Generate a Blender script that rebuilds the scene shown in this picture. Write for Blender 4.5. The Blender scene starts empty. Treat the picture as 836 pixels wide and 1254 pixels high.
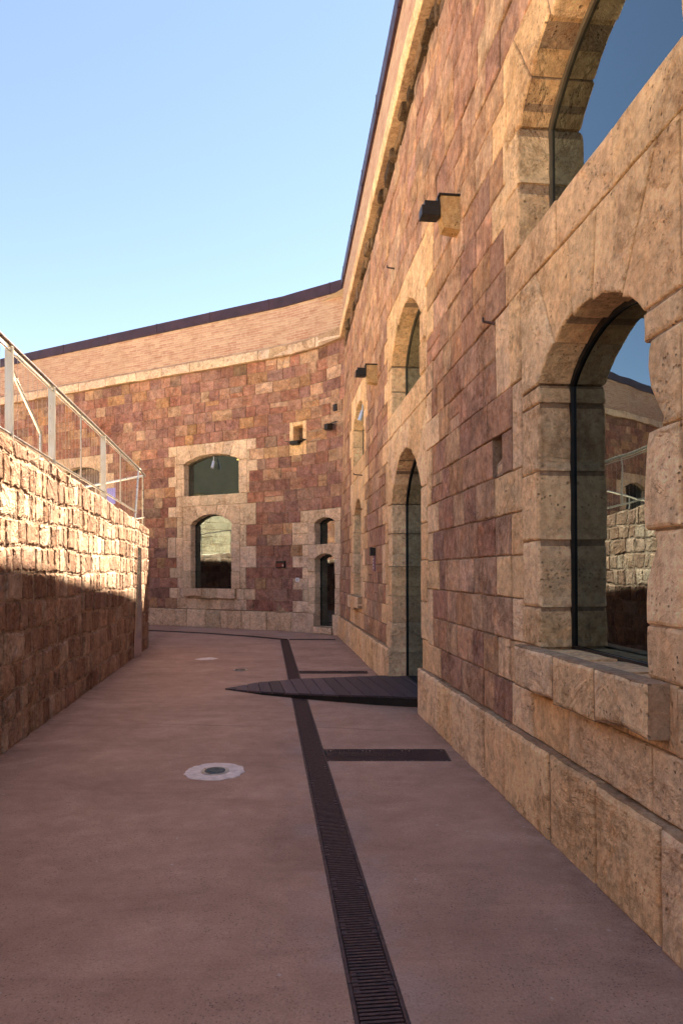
import bpy, math, random
from mathutils import Vector
random.seed(7)
S = bpy.context.scene
COL = S.collection
R_ = math.radians

# ------------------------------------------------------------------ camera
EYE = 1.6
cam = bpy.data.cameras.new('camera')
cam.sensor_fit = 'VERTICAL'; cam.sensor_height = 36.0; cam.sensor_width = 24.0
cam.lens = 24.0
cam.shift_y = (700 - 627) / 1254.0
cam.clip_start = 0.05; cam.clip_end = 4000
camo = bpy.data.objects.new('camera', cam); COL.objects.link(camo)
camo.location = (0, 0, EYE); camo.rotation_euler = (R_(90), 0, 0)
S.camera = camo

# ------------------------------------------------------------------ light
SUN_EL = R_(56.6); SUN_AZ = R_(49.0)          # azimuth clockwise from +Y
sdir = Vector((math.cos(SUN_EL)*math.sin(SUN_AZ), math.cos(SUN_EL)*math.cos(SUN_AZ), math.sin(SUN_EL)))
w = bpy.data.worlds.new('World'); S.world = w; w.use_nodes = True
wn = w.node_tree.nodes; wl = w.node_tree.links
bg = wn['Background']
sky = wn.new('ShaderNodeTexSky'); sky.sky_type = 'NISHITA'; sky.sun_disc = False
sky.sun_elevation = SUN_EL; sky.sun_rotation = SUN_AZ
sky.air_density = 1.0; sky.dust_density = 0.0; sky.ozone_density = 1.6; sky.altitude = 2600
wl.new(sky.outputs[0], bg.inputs[0]); bg.inputs[1].default_value = 0.060
sl = bpy.data.lights.new('sun', 'SUN'); sl.energy = 5.0; sl.angle = R_(0.5); sl.color = (1.0, 0.93, 0.82)
so = bpy.data.objects.new('sun', sl); COL.objects.link(so)
so.rotation_euler = sdir.to_track_quat('Z', 'Y').to_euler(); so.location = (12, 4, 22)
S.view_settings.view_transform = 'Standard'; S.view_settings.look = 'None'
S.view_settings.gamma = 1.0; S.view_settings.exposure = 2.80
S.view_settings.use_white_balance = True; S.view_settings.white_balance_temperature = 8000; S.view_settings.white_balance_tint = 10

# ------------------------------------------------------------------ node helpers
def newmat(name):
    m = bpy.data.materials.new(name); m.use_nodes = True
    nt = m.node_tree
    return m, nt, nt.nodes['Principled BSDF']
class N:
    def __init__(s, nt): s.nt = nt
    def node(s, t, **kw):
        n = s.nt.nodes.new(t)
        for k, v in kw.items(): setattr(n, k, v)
        return n
    def link(s, a, b): s.nt.links.new(a, b)
    def val(s, sock, v):
        if hasattr(v, 'is_linked') or isinstance(v, bpy.types.NodeSocket): s.link(v, sock)
        else: sock.default_value = v
    def math(s, op, a, b=0.0, clamp=False):
        n = s.node('ShaderNodeMath', operation=op, use_clamp=clamp); s.val(n.inputs[0], a); s.val(n.inputs[1], b); return n.outputs[0]
    def noise(s, vec, scale, detail=4, rough=.55, dist=0.0):
        n = s.node('ShaderNodeTexNoise'); s.link(vec, n.inputs['Vector'])
        n.inputs['Scale'].default_value = scale; n.inputs['Detail'].default_value = detail
        n.inputs['Roughness'].default_value = rough; n.inputs['Distortion'].default_value = dist
        return n.outputs[0]
    def vor(s, vec, scale, feature='F1', rnd=1.0):
        n = s.node('ShaderNodeTexVoronoi', feature=feature); s.link(vec, n.inputs['Vector'])
        n.inputs['Scale'].default_value = scale; n.inputs['Randomness'].default_value = rnd
        return n.outputs['Distance']
    def ramp(s, f, stops):
        n = s.node('ShaderNodeValToRGB'); s.link(f, n.inputs[0])
        cr = n.color_ramp
        while len(cr.elements) < len(stops): cr.elements.new(.5)
        for e, (p, c) in zip(cr.elements, stops):
            e.position = p; e.color = (c[0], c[1], c[2], 1) if hasattr(c, '__len__') else (c, c, c, 1)
        return n.outputs[0]
    def mr(s, f, a, b, c, d):
        n = s.node('ShaderNodeMapRange'); s.link(f, n.inputs[0])
        for i, v in enumerate((a, b, c, d)): n.inputs[i+1].default_value = v
        return n.outputs[0]
    def mix(s, f, a, b, mode='MIX'):
        n = s.node('ShaderNodeMix', data_type='RGBA', blend_type=mode)
        s.val(n.inputs[0], f)
        for i, v in ((6, a), (7, b)):
            if isinstance(v, bpy.types.NodeSocket): s.link(v, n.inputs[i])
            else: n.inputs[i].default_value = (v[0], v[1], v[2], 1)
        return n.outputs[2]
    def bump(s, h, dist, strength=1.0, prev=None):
        n = s.node('ShaderNodeBump'); s.link(h, n.inputs['Height'])
        n.inputs['Distance'].default_value = dist; n.inputs['Strength'].default_value = strength
        if prev is not None: s.link(prev, n.inputs['Normal'])
        return n.outputs[0]
    def coord(s, kind='Object'):
        return s.node('ShaderNodeTexCoord').outputs[kind]

def stone_material(name, pits=.5, bumpd=.012, vein=.35, mott=.5, gain=(1, 1, 1)):
    """colour of every stone comes from the face attribute stone_color, with mottling, veins and pits"""
    m, nt, b = newmat(name); g = N(nt)
    col = g.node('ShaderNodeAttribute', attribute_name='stone_color').outputs['Color']
    rnd = g.node('ShaderNodeAttribute', attribute_name='stone_rand').outputs['Fac']
    co = g.coord()
    off = g.node('ShaderNodeVectorMath', operation='SCALE'); off.inputs[0].default_value = (37.1, 21.7, 53.3)
    g.link(rnd, off.inputs['Scale'])
    add = g.node('ShaderNodeVectorMath', operation='ADD'); g.link(co, add.inputs[0]); g.link(off.outputs[0], add.inputs[1])
    v = add.outputs[0]
    # each stone's bedding runs its own way
    rot = g.node('ShaderNodeVectorRotate', rotation_type='AXIS_ANGLE'); rot.inputs['Axis'].default_value = (.9, .4, .1)
    g.link(v, rot.inputs['Vector']); g.link(g.math('MULTIPLY', rnd, 40.0), rot.inputs['Angle'])
    mp = g.node('ShaderNodeMapping'); mp.inputs['Scale'].default_value = (1.0, 1.0, 1.55); g.link(rot.outputs[0], mp.inputs['Vector'])
    bed = mp.outputs[0]
    n1 = g.noise(bed, 4.2, 7, .68, .35)
    n2 = g.noise(v, 22.0, 5, .7)
    n3 = g.noise(co, .55, 4, .6)
    fine = g.noise(v, 120.0, 3, .7)
    wash = g.noise(co, 1.7, 6, .7, .6)
    wash2 = g.noise(co, 5.5, 5, .7, .8)
    f = g.mr(n1, .30, .70, 1.0-mott, 1.0+mott*.85)
    c = g.node('ShaderNodeVectorMath', operation='SCALE'); g.link(col, c.inputs[0]); g.link(f, c.inputs['Scale'])
    c = c.outputs[0]
    # lime wash and grime that run across the joints
    c = g.mix(g.mr(wash, .50, .68, 0, .42), c, g.mix(.5, c, (.66, .47, .33)))
    c = g.mix(g.mr(wash2, .52, .70, 0, .5), c, g.mix(1.0, c, (.70, .62, .60), 'MULTIPLY'))
    # hue drift inside a stone: ochre and plum clouds
    c = g.mix(g.mr(g.noise(bed, 4.5, 5, .6, 1.2), .52, .7, 0, vein), c, g.mix(1.0, c, (1.3, .98, .66), 'MULTIPLY'))
    c = g.mix(g.mr(g.noise(bed, 3.7, 5, .65, 1.5), .54, .68, 0, vein), c, g.mix(1.0, c, (.66, .56, .62), 'MULTIPLY'))
    # fine dark cracks
    ck = g.math('ABSOLUTE', g.math('SUBTRACT', g.noise(v, 2.6, 6, .62, 1.6), .5))
    c = g.mix(g.math('MULTIPLY', g.mr(ck, 0, .006, .8, 0), g.mr(wash2, .45, .6, 0, 1)), c, g.mix(1.0, c, (.30, .24, .22), 'MULTIPLY'))
    # thin pale veins
    vn = g.math('ABSOLUTE', g.math('SUBTRACT', g.noise(bed, 6.0, 4, .6, 1.0), .5))
    c = g.mix(g.mr(vn, 0, .012, vein*.8, 0), c, g.mix(.6, c, (.62, .48, .38)))
    c = g.mix(g.mr(fine, .3, .75, .35, 0), c, g.mix(1.0, c, (.6, .56, .54), 'MULTIPLY'))
    c = g.mix(g.mr(n3, .38, .62, .38, 0), c, g.mix(1.0, c, (.78, .72, .70), 'MULTIPLY'))
    # rusty and dark drip streaks
    ms = g.node('ShaderNodeMapping'); ms.inputs['Scale'].default_value = (9, 9, .7); g.link(co, ms.inputs['Vector'])
    c = g.mix(g.mr(g.noise(ms.outputs[0], 1.0, 4, .6), .56, .72, 0, .55), c, g.mix(1.0, c, (.66, .56, .50), 'MULTIPLY'))
    # pits
    c = g.mix(g.mr(n2, .36, .62, .8, 0), c, g.mix(1.0, c, (.66, .58, .55), 'MULTIPLY'))
    worn = g.mr(g.noise(co, 1.9, 5, .7, .5), .50, .60, 0, 1)
    rough = g.noise(v, 13.0, 6, .75, .4)
    c = g.mix(g.math('MULTIPLY', worn, g.mr(rough, .40, .56, .75, 0)), c, g.mix(1.0, c, (.62, .50, .42), 'MULTIPLY'))
    pv = g.vor(v, 34.0); pm = g.math('MULTIPLY', g.mr(g.noise(v, 7.0, 3), .45, .60, 0, 1), g.mr(g.noise(co, 2.3, 4), .42, .58, .1, 1))
    pit = g.math('MULTIPLY', g.mr(pv, .10, .28, 1, 0), pm)
    pit2 = g.math('MULTIPLY', g.mr(g.vor(bed, 15.0), .05, .22, 1, 0), g.mr(g.noise(v, 3.1, 2), .5, .62, 0, 1))
    pt = g.math('MULTIPLY', g.math('MAXIMUM', pit, pit2), pits)
    c = g.mix(g.math('MULTIPLY', pt, .75), c, g.mix(1.0, c, (.36, .28, .24), 'MULTIPLY'))
    c = g.mix(1.0, c, gain, 'MULTIPLY')
    g.link(c, b.inputs['Base Color'])
    b.inputs['Roughness'].default_value = .92; b.inputs['Specular IOR Level'].default_value = .2
    h = g.math('ADD', g.math('MULTIPLY', n1, .75), g.math('MULTIPLY', n2, .62))
    h = g.math('ADD', h, g.math('MULTIPLY', fine, .16))
    h = g.math('ADD', h, g.math('MULTIPLY', g.math('ADD', worn, .25), g.math('MULTIPLY', rough, 1.0)))
    h = g.math('SUBTRACT', h, g.math('MULTIPLY', pt, .55))
    g.link(g.bump(h, bumpd*2.1, 1.0), b.inputs['Normal'])
    return m

M_WALL = stone_material('coloured_sandstone', pits=.45, bumpd=.011, vein=.55, mott=.5, gain=(1.23, 1.25, 1.24))
M_LIME = stone_material('pale_tufa_stone', pits=1.0, bumpd=.014, vein=.25, mott=.24, gain=(1.45, 1.45, 1.34))
M_RUBBLE = stone_material('rough_tufa_blocks', pits=1.0, bumpd=.014, vein=.30, mott=.38)

def simple(name, col, rough=.5, metal=0.0, var=.25, scale=8.0, bumpd=0.0, spec=.4):
    m, nt, b = newmat(name); g = N(nt); co = g.coord()
    n = g.noise(co, scale, 5, .6)
    c = g.mix(g.mr(n, .3, .7, 0, 1), [x*(1-var) for x in col], [min(1, x*(1+var)) for x in col])
    g.link(c, b.inputs['Base Color'])
    g.link(g.mr(g.noise(co, scale*2.3, 4), .3, .7, max(0, rough-.12), min(1, rough+.12)), b.inputs['Roughness'])
    b.inputs['Metallic'].default_value = metal; b.inputs['Specular IOR Level'].default_value = spec
    if bumpd: g.link(g.bump(g.noise(co, scale*5, 4, .7), bumpd), b.inputs['Normal'])
    return m

M_STEEL = simple('brushed_steel', (.50, .48, .45), .34, 1.0, .05, 14)
M_DUST = simple('trapped_dust', (.42, .29, .25), .95, 0, .3, 30)
M_FRAME = simple('brown_frame', (.11, .085, .055), .7, 0, .25, 6)
M_POST = simple('satin_steel', (.40, .38, .35), .5, 1.0, .03, 4)
M_IRON = simple('cast_iron', (.075, .046, .048), .6, .2, .4, 25, .001)
M_BLACK = simple('black_metal', (.016, .014, .013), .5, .2, .3, 12)
M_COPING = simple('maroon_coping_metal', (.050, .022, .032), .5, .2, .25, 3)
M_LAMPGLASS = simple('light_glass', (.05, .07, .11), .08, 0, .2, 20, 0, 1.0)
M_PATCH = simple('pale_mortar_and_sun_patch', (.72, .65, .64), .9, 0, .22, 16, .002)
M_REDBOX = simple('dark_red_box', (.16, .02, .02), .35, 0, .15, 10)
M_WHITE = simple('white_plate', (.75, .74, .76), .45, 0, .06, 10)
M_PLUM = simple('plum_plate', (.26, .12, .15), .4, 0, .12, 10)
M_BLUE = simple('blue_panel', (.12, .12, .36), .4, 0, .12, 6)
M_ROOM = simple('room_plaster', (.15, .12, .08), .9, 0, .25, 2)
M_TERR = simple('terrace_concrete', (.64, .54, .42), .9, 0, .2, 1.5, .003)
M_DIRT = simple('dusty_ground', (.52, .42, .32), .95, 0, .25, .4, .01)
M_SILVER = simple('silver_lamp_body', (.72, .72, .74), .35, .6, .1, 12)

def wood_material():
    m, nt, b = newmat('dark_deck_boards'); g = N(nt); co = g.coord()
    mp = g.node('ShaderNodeMapping'); mp.inputs['Scale'].default_value = (16, 1.2, 16); g.link(co, mp.inputs['Vector'])
    r = g.node('ShaderNodeAttribute', attribute_name='stone_rand').outputs['Fac']
    n = g.noise(mp.outputs[0], 3, 5, .65)
    f = g.math('ADD', g.math('MULTIPLY', n, .7), g.math('MULTIPLY', r, .45))
    c = g.ramp(f, [(.25, (.026, .016, .022)), (.55, (.058, .038, .050)), (.85, (.098, .070, .086))])
    g.link(c, b.inputs['Base Color']); b.inputs['Roughness'].default_value = .6
    g.link(g.bump(n, .002), b.inputs['Normal'])
    return m
M_WOOD = wood_material()

def concrete_material():
    m, nt, b = newmat('pink_concrete'); g = N(nt); co = g.coord()
    mp = g.node('ShaderNodeMapping'); mp.inputs['Scale'].default_value = (.8, 1.25, 1); g.link(co, mp.inputs['Vector'])
    big = g.noise(mp.outputs[0], 1.1, 8, .72, .5)
    med = g.noise(co, 6.0, 6, .7)
    fine = g.noise(co, 90, 4, .85)
    c = g.ramp(big, [(.28, (.360, .228, .172)), (.44, (.475, .308, .235)), (.56, (.530, .350, .268)), (.72, (.640, .448, .355))])
    c = g.mix(g.mr(med, .35, .7, 0, .5), c, g.mix(1.0, c, (.72, .70, .74), 'MULTIPLY'))
    # worn lighter bloom beside the drain and along the walls is dust lying on the floor
    sep = g.node('ShaderNodeSeparateXYZ'); g.link(co, sep.inputs[0])
    u = g.math('ABSOLUTE', g.math('SUBTRACT', g.math('ADD', sep.outputs[0], g.math('MULTIPLY', sep.outputs[1], .109)), .41))
    d = g.math('MULTIPLY', g.mr(u, .10, .34, 1, 0), g.mr(g.noise(co, 2.2, 5, .7), .42, .62, 0, .55))
    c = g.mix(d, c, (.46, .36, .35))
    # exposed aggregate grains, dark and pale
    v1 = g.node('ShaderNodeTexVoronoi'); v1.inputs['Scale'].default_value = 95; g.link(co, v1.inputs['Vector'])
    gr = g.node('ShaderNodeSeparateColor'); g.link(v1.outputs['Color'], gr.inputs[0])
    dark = g.math('MULTIPLY', g.math('GREATER_THAN', gr.outputs[0], .80), g.mr(v1.outputs['Distance'], .3, .5, 1, 0))
    lite = g.math('MULTIPLY', g.math('GREATER_THAN', gr.outputs[1], .90), g.mr(v1.outputs['Distance'], .2, .42, 1, 0))
    agm = g.mr(g.noise(co, 1.6, 4, .6), .38, .6, .25, 1)
    c = g.mix(g.math('MULTIPLY', dark, g.math('MULTIPLY', agm, .6)), c, (.075, .050, .048))
    c = g.mix(g.math('MULTIPLY', lite, g.math('MULTIPLY', agm, .7)), c, (.48, .38, .34))
    c = g.mix(g.mr(fine, .40, .58, .9, 0), c, g.mix(1.0, c, (.74, .69, .68), 'MULTIPLY'))
    # few larger pale specks
    v2 = g.node('ShaderNodeTexVoronoi'); v2.inputs['Scale'].default_value = 5.5; g.link(co, v2.inputs['Vector'])
    c = g.mix(g.mr(v2.outputs['Distance'], .045, .06, .75, 0), c, (.52, .44, .40))
    # wandering hairline cracks / day joints
    wob = g.math('MULTIPLY', g.math('SUBTRACT', g.noise(co, 1.2, 5), .5), .16)
    yy = g.math('ADD', g.math('ADD', sep.outputs[1], g.math('MULTIPLY', sep.outputs[0], .12)), wob)
    jt = g.math('ABSOLUTE', g.math('SUBTRACT', g.math('FRACT', g.math('DIVIDE', g.math('ADD', yy, 1.9), 5.9)), .5))
    jm = g.mr(jt, .0006, .0016, .75, 0)
    c = g.mix(g.math('MULTIPLY', jm, g.mr(g.noise(co, 1.1, 3), .45, .55, 0, 1)), c, (.07, .045, .045))
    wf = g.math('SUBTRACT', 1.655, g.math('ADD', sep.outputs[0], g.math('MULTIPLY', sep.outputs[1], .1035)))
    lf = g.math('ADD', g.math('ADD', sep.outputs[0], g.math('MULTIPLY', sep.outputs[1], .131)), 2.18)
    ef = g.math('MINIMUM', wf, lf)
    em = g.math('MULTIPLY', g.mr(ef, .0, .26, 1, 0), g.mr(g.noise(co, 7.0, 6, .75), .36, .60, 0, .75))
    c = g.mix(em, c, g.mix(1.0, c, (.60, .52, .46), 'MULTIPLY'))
    # faint run-off stains across the fall of the floor
    ms = g.node('ShaderNodeMapping'); ms.inputs['Scale'].default_value = (.35, 2.6, 1); g.link(co, ms.inputs['Vector'])
    c = g.mix(g.mr(g.noise(ms.outputs[0], 1.0, 6, .7, .7), .54, .68, 0, .5), c, g.mix(1.0, c, (.74, .70, .70), 'MULTIPLY'))
    g.link(c, b.inputs['Base Color'])
    g.link(g.mr(med, .3, .7, .62, .85), b.inputs['Roughness'])
    b.inputs['Specular IOR Level'].default_value = .35
    h = g.math('ADD', g.math('MULTIPLY', fine, .5), g.math('MULTIPLY', g.noise(co, 45, 4, .7), .6))
    h = g.math('ADD', h, g.math('MULTIPLY', big, 1.5))
    g.link(g.bump(h, .005), b.inputs['Normal'])
    return m
M_CONC = concrete_material()

def brick_material():
    m, nt, b = newmat('thin_buff_bricks'); g = N(nt)
    uv = g.node('ShaderNodeTexCoord').outputs['UV']; co = g.coord()
    br = g.node('ShaderNodeTexBrick'); g.link(uv, br.inputs['Vector'])
    br.inputs['Scale'].default_value = 1.0; br.inputs['Brick Width'].default_value = .30
    br.inputs['Row Height'].default_value = .066; br.inputs['Mortar Size'].default_value = .010
    br.inputs['Mortar Smooth'].default_value = .4
    br.inputs['Color1'].default_value = (.44, .21, .14, 1); br.inputs['Color2'].default_value = (.58, .37, .25, 1)
    br.inputs['Mortar'].default_value = (.60, .45, .34, 1); br.inputs['Bias'].default_value = .1
    c = br.outputs['Color']
    c = g.mix(g.mr(g.noise(co, .9, 5, .65), .4, .65, 0, .45), c, (.50, .33, .22))
    c = g.mix(g.mr(g.noise(co, 2.6, 6, .7, .8), .5, .68, 0, .6), c, g.mix(1.0, c, (.68, .56, .50), 'MULTIPLY'))
    mp = g.node('ShaderNodeMapping'); mp.inputs['Scale'].default_value = (3.0, 26, 1); g.link(uv, mp.inputs['Vector'])
    c = g.mix(g.mr(g.noise(mp.outputs[0], 1.0, 3, .7), .56, .66, 0, .6), c, (.33, .14, .10))
    g.link(c, b.inputs['Base Color']); b.inputs['Roughness'].default_value = .9
    b.inputs['Specular IOR Level'].default_value = .2
    g.link(g.bump(g.math('SUBTRACT', g.noise(co, 30, 4), g.math('MULTIPLY', br.outputs['Fac'], 1.0)), .006), b.inputs['Normal'])
    return m
M_BRICK = brick_material()

def glass_material():
    m = bpy.data.materials.new('window_glass'); m.use_nodes = True; nt = m.node_tree; nt.nodes.clear(); g = N(nt)
    out = g.node('ShaderNodeOutputMaterial'); mx = g.node('ShaderNodeMixShader')
    fr = g.node('ShaderNodeFresnel'); fr.inputs['IOR'].default_value = 2.9
    gl = g.node('ShaderNodeBsdfGlossy'); gl.inputs['Roughness'].default_value = .012; gl.inputs['Color'].default_value = (.74, .93, 1.0, 1)
    tr = g.node('ShaderNodeBsdfTransparent'); tr.inputs['Color'].default_value = (.20, .21, .19, 1)
    co = g.coord(); g.link(g.bump(g.noise(co, 1.3, 2), .004, .5), gl.inputs['Normal'])
    g.link(fr.outputs[0], mx.inputs[0]); g.link(tr.outputs[0], mx.inputs[1]); g.link(gl.outputs[0], mx.inputs[2])
    g.link(mx.outputs[0], out.inputs[0])
    return m
M_GLASS = glass_material()

# ------------------------------------------------------------------ object helpers
def tag(o, label=None, cat=None, group=None, kind=None):
    if label: o['label'] = label
    if cat: o['category'] = cat
    if group: o['group'] = group
    if kind: o['kind'] = kind
    return o
def empty(name, loc=(0, 0, 0)):
    o = bpy.data.objects.new(name, None); COL.objects.link(o); o.location = loc; o.empty_display_size = .2
    return o
def link(name, me, mats, parent=None, world=True):
    if not isinstance(mats, (list, tuple)): mats = [mats]
    for m in mats: me.materials.append(m)
    o = bpy.data.objects.new(name, me); COL.objects.link(o)
    if parent is not None:
        o.parent = parent
        if world: o.location = -Vector(parent_world(parent))
    return o
def parent_world(p):
    v = Vector(p.location); q = p.parent
    while q is not None: v += Vector(q.location); q = q.parent
    return v

class MB:
    """mesh builder with per-face colour, random value, uv in metres and material slot"""
    def __init__(s): s.v = []; s.f = []; s.c = []; s.r = []; s.uv = {}; s.mi = []
    def face(s, idx, col=(.5, .5, .5), r=0.0, mi=0): s.f.append(tuple(idx)); s.c.append(col); s.r.append(r); s.mi.append(mi)
    def pts(s, ps):
        i = len(s.v); s.v.extend([tuple(p) for p in ps]); return list(range(i, i+len(ps)))
    def hexa(s, p8, **k):           # bottom 4 then top 4
        a = s.pts(p8)
        for q in ((0, 3, 2, 1), (4, 5, 6, 7), (0, 1, 5, 4), (1, 2, 6, 5), (2, 3, 7, 6), (3, 0, 4, 7)):
            s.face([a[i] for i in q], **k)
    def box(s, c, d, bev=0.0, rot=0.0, **k):
        """bevelled box: centre c, full dims d, rotation about z"""
        hx, hy, hz = d[0]/2, d[1]/2, d[2]/2; b = min(bev, hx*.9, hy*.9, hz*.9)
        cs, sn = math.cos(rot), math.sin(rot)
        def T(x, y, z): return (c[0]+x*cs-y*sn, c[1]+x*sn+y*cs, c[2]+z)
        if b <= 0:
            s.hexa([T(-hx, -hy, -hz), T(hx, -hy, -hz), T(hx, hy, -hz), T(-hx, hy, -hz), T(-hx, -hy, hz), T(hx, -hy, hz), T(hx, hy, hz), T(-hx, hy, hz)], **k); return
        def ring(ix, iz): # octagon-ish ring with bevelled vertical corners
            x, y = hx-ix, hy-ix
            return s.pts([T(px, py, iz) for px, py in ((-x+b, -y), (x-b, -y), (x, -y+b), (x, y-b), (x-b, y), (-x+b, y), (-x, y-b), (-x, -y+b))])
        rs = [ring(b*.7, -hz), ring(0, -hz+b), ring(0, hz-b), ring(b*.7, hz)]
        s.face(rs[0][::-1], **k); s.face(rs[3], **k)
        for a, bb in zip(rs, rs[1:]):
            for i in range(8): s.face((a[i], a[(i+1) % 8], bb[(i+1) % 8], bb[i]), **k)
    def tube(s, p0, p1, r, n=8, r1=None, cap=True, **k):
        p0 = Vector(p0); p1 = Vector(p1); d = (p1-p0).normalized(); r1 = r if r1 is None else r1
        a = d.orthogonal().normalized(); b = d.cross(a)
        A = s.pts([p0+(a*math.cos(t)+b*math.sin(t))*r for t in [2*math.pi*i/n for i in range(n)]])
        B = s.pts([p1+(a*math.cos(t)+b*math.sin(t))*r1 for t in [2*math.pi*i/n for i in range(n)]])
        for i in range(n): s.face((A[i], A[(i+1) % n], B[(i+1) % n], B[i]), **k)
        if cap: s.face(A[::-1], **k); s.face(B, **k)
    def disc(s, c, r, z0, z1, n=32, irr=0.0, r0=None, **k):
        rr = [r*(1+random.uniform(-irr, irr)) for _ in range(n)]
        top = s.pts([(c[0]+rr[i]*math.cos(2*math.pi*i/n), c[1]+rr[i]*math.sin(2*math.pi*i/n), z1) for i in range(n)])
        bot = s.pts([(c[0]+rr[i]*1.01*math.cos(2*math.pi*i/n), c[1]+rr[i]*1.01*math.sin(2*math.pi*i/n), z0) for i in range(n)])
        for i in range(n): s.face((bot[i], bot[(i+1) % n], top[(i+1) % n], top[i]), **k)
        s.face(top, **k)
    def mesh(s, name, smooth=False, uv=None):
        me = bpy.data.meshes.new(name); me.from_pydata(s.v, [], s.f); 
        a = me.attributes.new('stone_color', 'FLOAT_COLOR', 'FACE')
        flat = []
        for c in s.c: flat += [c[0], c[1], c[2], 1.0]
        a.data.foreach_set('color', flat)
        r = me.attributes.new('stone_rand', 'FLOAT', 'FACE'); r.data.foreach_set('value', s.r)
        me.polygons.foreach_set('material_index', s.mi)
        if uv is not None:
            l = me.uv_layers.new(name='UVMap')
            vi = [0]*len(me.loops); me.loops.foreach_get('vertex_index', vi)
            d = []
            for i in vi: d += [uv[i][0], uv[i][1]]
            l.data.foreach_set('uv', d)
        if smooth: me.polygons.foreach_set('use_smooth', [True]*len(me.polygons))
        me.update(); return me
    def build(s, name, mats, parent=None, smooth=False, uv=None):
        return link(name, s.mesh(name, smooth, uv), mats, parent)

# ------------------------------------------------------------------ wall paths (plan curves)
class Path:
    def __init__(s, pts, lean=None):
        s.p = [Vector(p) for p in pts]; s.L = [0.0]; s.lean = lean
        for a, b in zip(s.p, s.p[1:]): s.L.append(s.L[-1]+(b-a).length)
        s.len = s.L[-1]; s.n = []
        seg = [(b-a).normalized() for a, b in zip(s.p, s.p[1:])]
        for i in range(len(s.p)):
            t = seg[0] if i == 0 else seg[-1] if i == len(s.p)-1 else (seg[i-1]+seg[i]).normalized()
            s.n.append(Vector((-t.y, t.x)))
    def at(s, t, d=0.0, h=0.0):
        i = 0
        while i < len(s.L)-2 and t > s.L[i+1]: i += 1
        u = (t-s.L[i])/(s.L[i+1]-s.L[i]); uc = min(1, max(0, u))
        p = s.p[i]+(s.p[i+1]-s.p[i])*u; n = (s.n[i]*(1-uc)+s.n[i+1]*uc).normalized()
        q = p+n*d
        x = q.x + (s.lean(q.y, h) if s.lean else 0)
        return Vector((x, q.y, h))
    def normal(s, t):
        i = 0
        while i < len(s.L)-2 and t > s.L[i+1]: i += 1
        u = min(1, max(0, (t-s.L[i])/(s.L[i+1]-s.L[i])))
        return (s.n[i]*(1-u)+s.n[i+1]*u).normalized()
    def s_at_ray(s, r):           # where the plan ray x = r*y meets the path
        for i in range(len(s.p)-1):
            a, b = s.p[i], s.p[i+1]
            fa, fb = a.x-r*a.y, b.x-r*b.y
            if fa*fb <= 0 and a.y > .5 or fa*fb <= 0 and b.y > .5:
                return s.L[i]+(s.L[i+1]-s.L[i])*fa/(fa-fb)
        return None
def ray(px): return (px-418)/836.0

W0 = 1.71
def lean_right(y, h):
    t = min(1, max(0, (y-8)/9.0)); return (-.05+.17*t)*min(1, max(0, h/7.6))
right = Path([(W0+.1035*4, -4), (W0-.1035*17.25, 17.25)], lean_right)  # ends short behind the camera so sunlit ground there bounces light in
def sr(z): return (z+4)*right.len/21.25          # arclength from depth
far = Path([(.22, 16.62), (-.05, 17.05), (-.36, 17.42), (-.72, 17.79), (-1.12, 18.11), (-1.55, 18.41), (-3.95, 19.67), (-10, 22.85), (-26, 31.3)])
def sf(px): return far.s_at_ray(ray(px))

# ------------------------------------------------------------------ masonry
PL = .52; CH = .29826
def K(k): return PL+CH*k
HTOP = K(23)      # 7.38

def clip(poly, nx, ny, c):
    """keep nx*s+ny*h<=c ; poly = [(s,h,flag)], flag belongs to the edge leaving the vertex"""
    out = []; n = len(poly)
    for i in range(n):
        a = poly[i]; b = poly[(i+1) % n]
        da = nx*a[0]+ny*a[1]-c; db = nx*b[0]+ny*b[1]-c
        if da <= 1e-9:
            out.append(a)
            if db > 1e-9:
                t = da/(da-db); out.append((a[0]+(b[0]-a[0])*t, a[1]+(b[1]-a[1])*t, 0))
        elif db <= 1e-9:
            t = da/(da-db); out.append((a[0]+(b[0]-a[0])*t, a[1]+(b[1]-a[1])*t, a[2]))
    # drop duplicates
    res = []
    for p in out:
        if not res or abs(p[0]-res[-1][0])+abs(p[1]-res[-1][1]) > 1e-5: res.append(p)
    if len(res) > 1 and abs(res[0][0]-res[-1][0])+abs(res[0][1]-res[-1][1]) < 1e-5: res.pop()
    return res
def area(p): return .5*sum(p[i][0]*p[(i+1) % len(p)][1]-p[(i+1) % len(p)][0]*p[i][1] for i in range(len(p)))
def offset(poly, dist):
    """inward offset of a CCW polygon; dist(flag) per edge"""
    n = len(poly); out = []
    for i in range(n):
        a, b, c = poly[i-1], poly[i], poly[(i+1) % n]
        e1 = Vector((b[0]-a[0], b[1]-a[1])); e2 = Vector((c[0]-b[0], c[1]-b[1]))
        if e1.length < 1e-7 or e2.length < 1e-7: out.append(b); continue
        e1.normalize(); e2.normalize()
        n1 = Vector((-e1.y, e1.x)); n2 = Vector((-e2.y, e2.x)); d1 = dist(a[2]); d2 = dist(b[2])
        cr = e1.x*e2.y-e1.y*e2.x
        if abs(cr) < .35: m = (n1+n2).normalized()*((d1+d2)/2); out.append((b[0]+m.x, b[1]+m.y, b[2]))
        else:
            # solve x.n1=d1, x.n2=d2
            det = n1.x*n2.y-n1.y*n2.x
            x = (d1*n2.y-d2*n1.y)/det; y = (n1.x*d2-n2.x*d1)/det
            out.append((b[0]+x, b[1]+y, b[2]))
    return out
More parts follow.
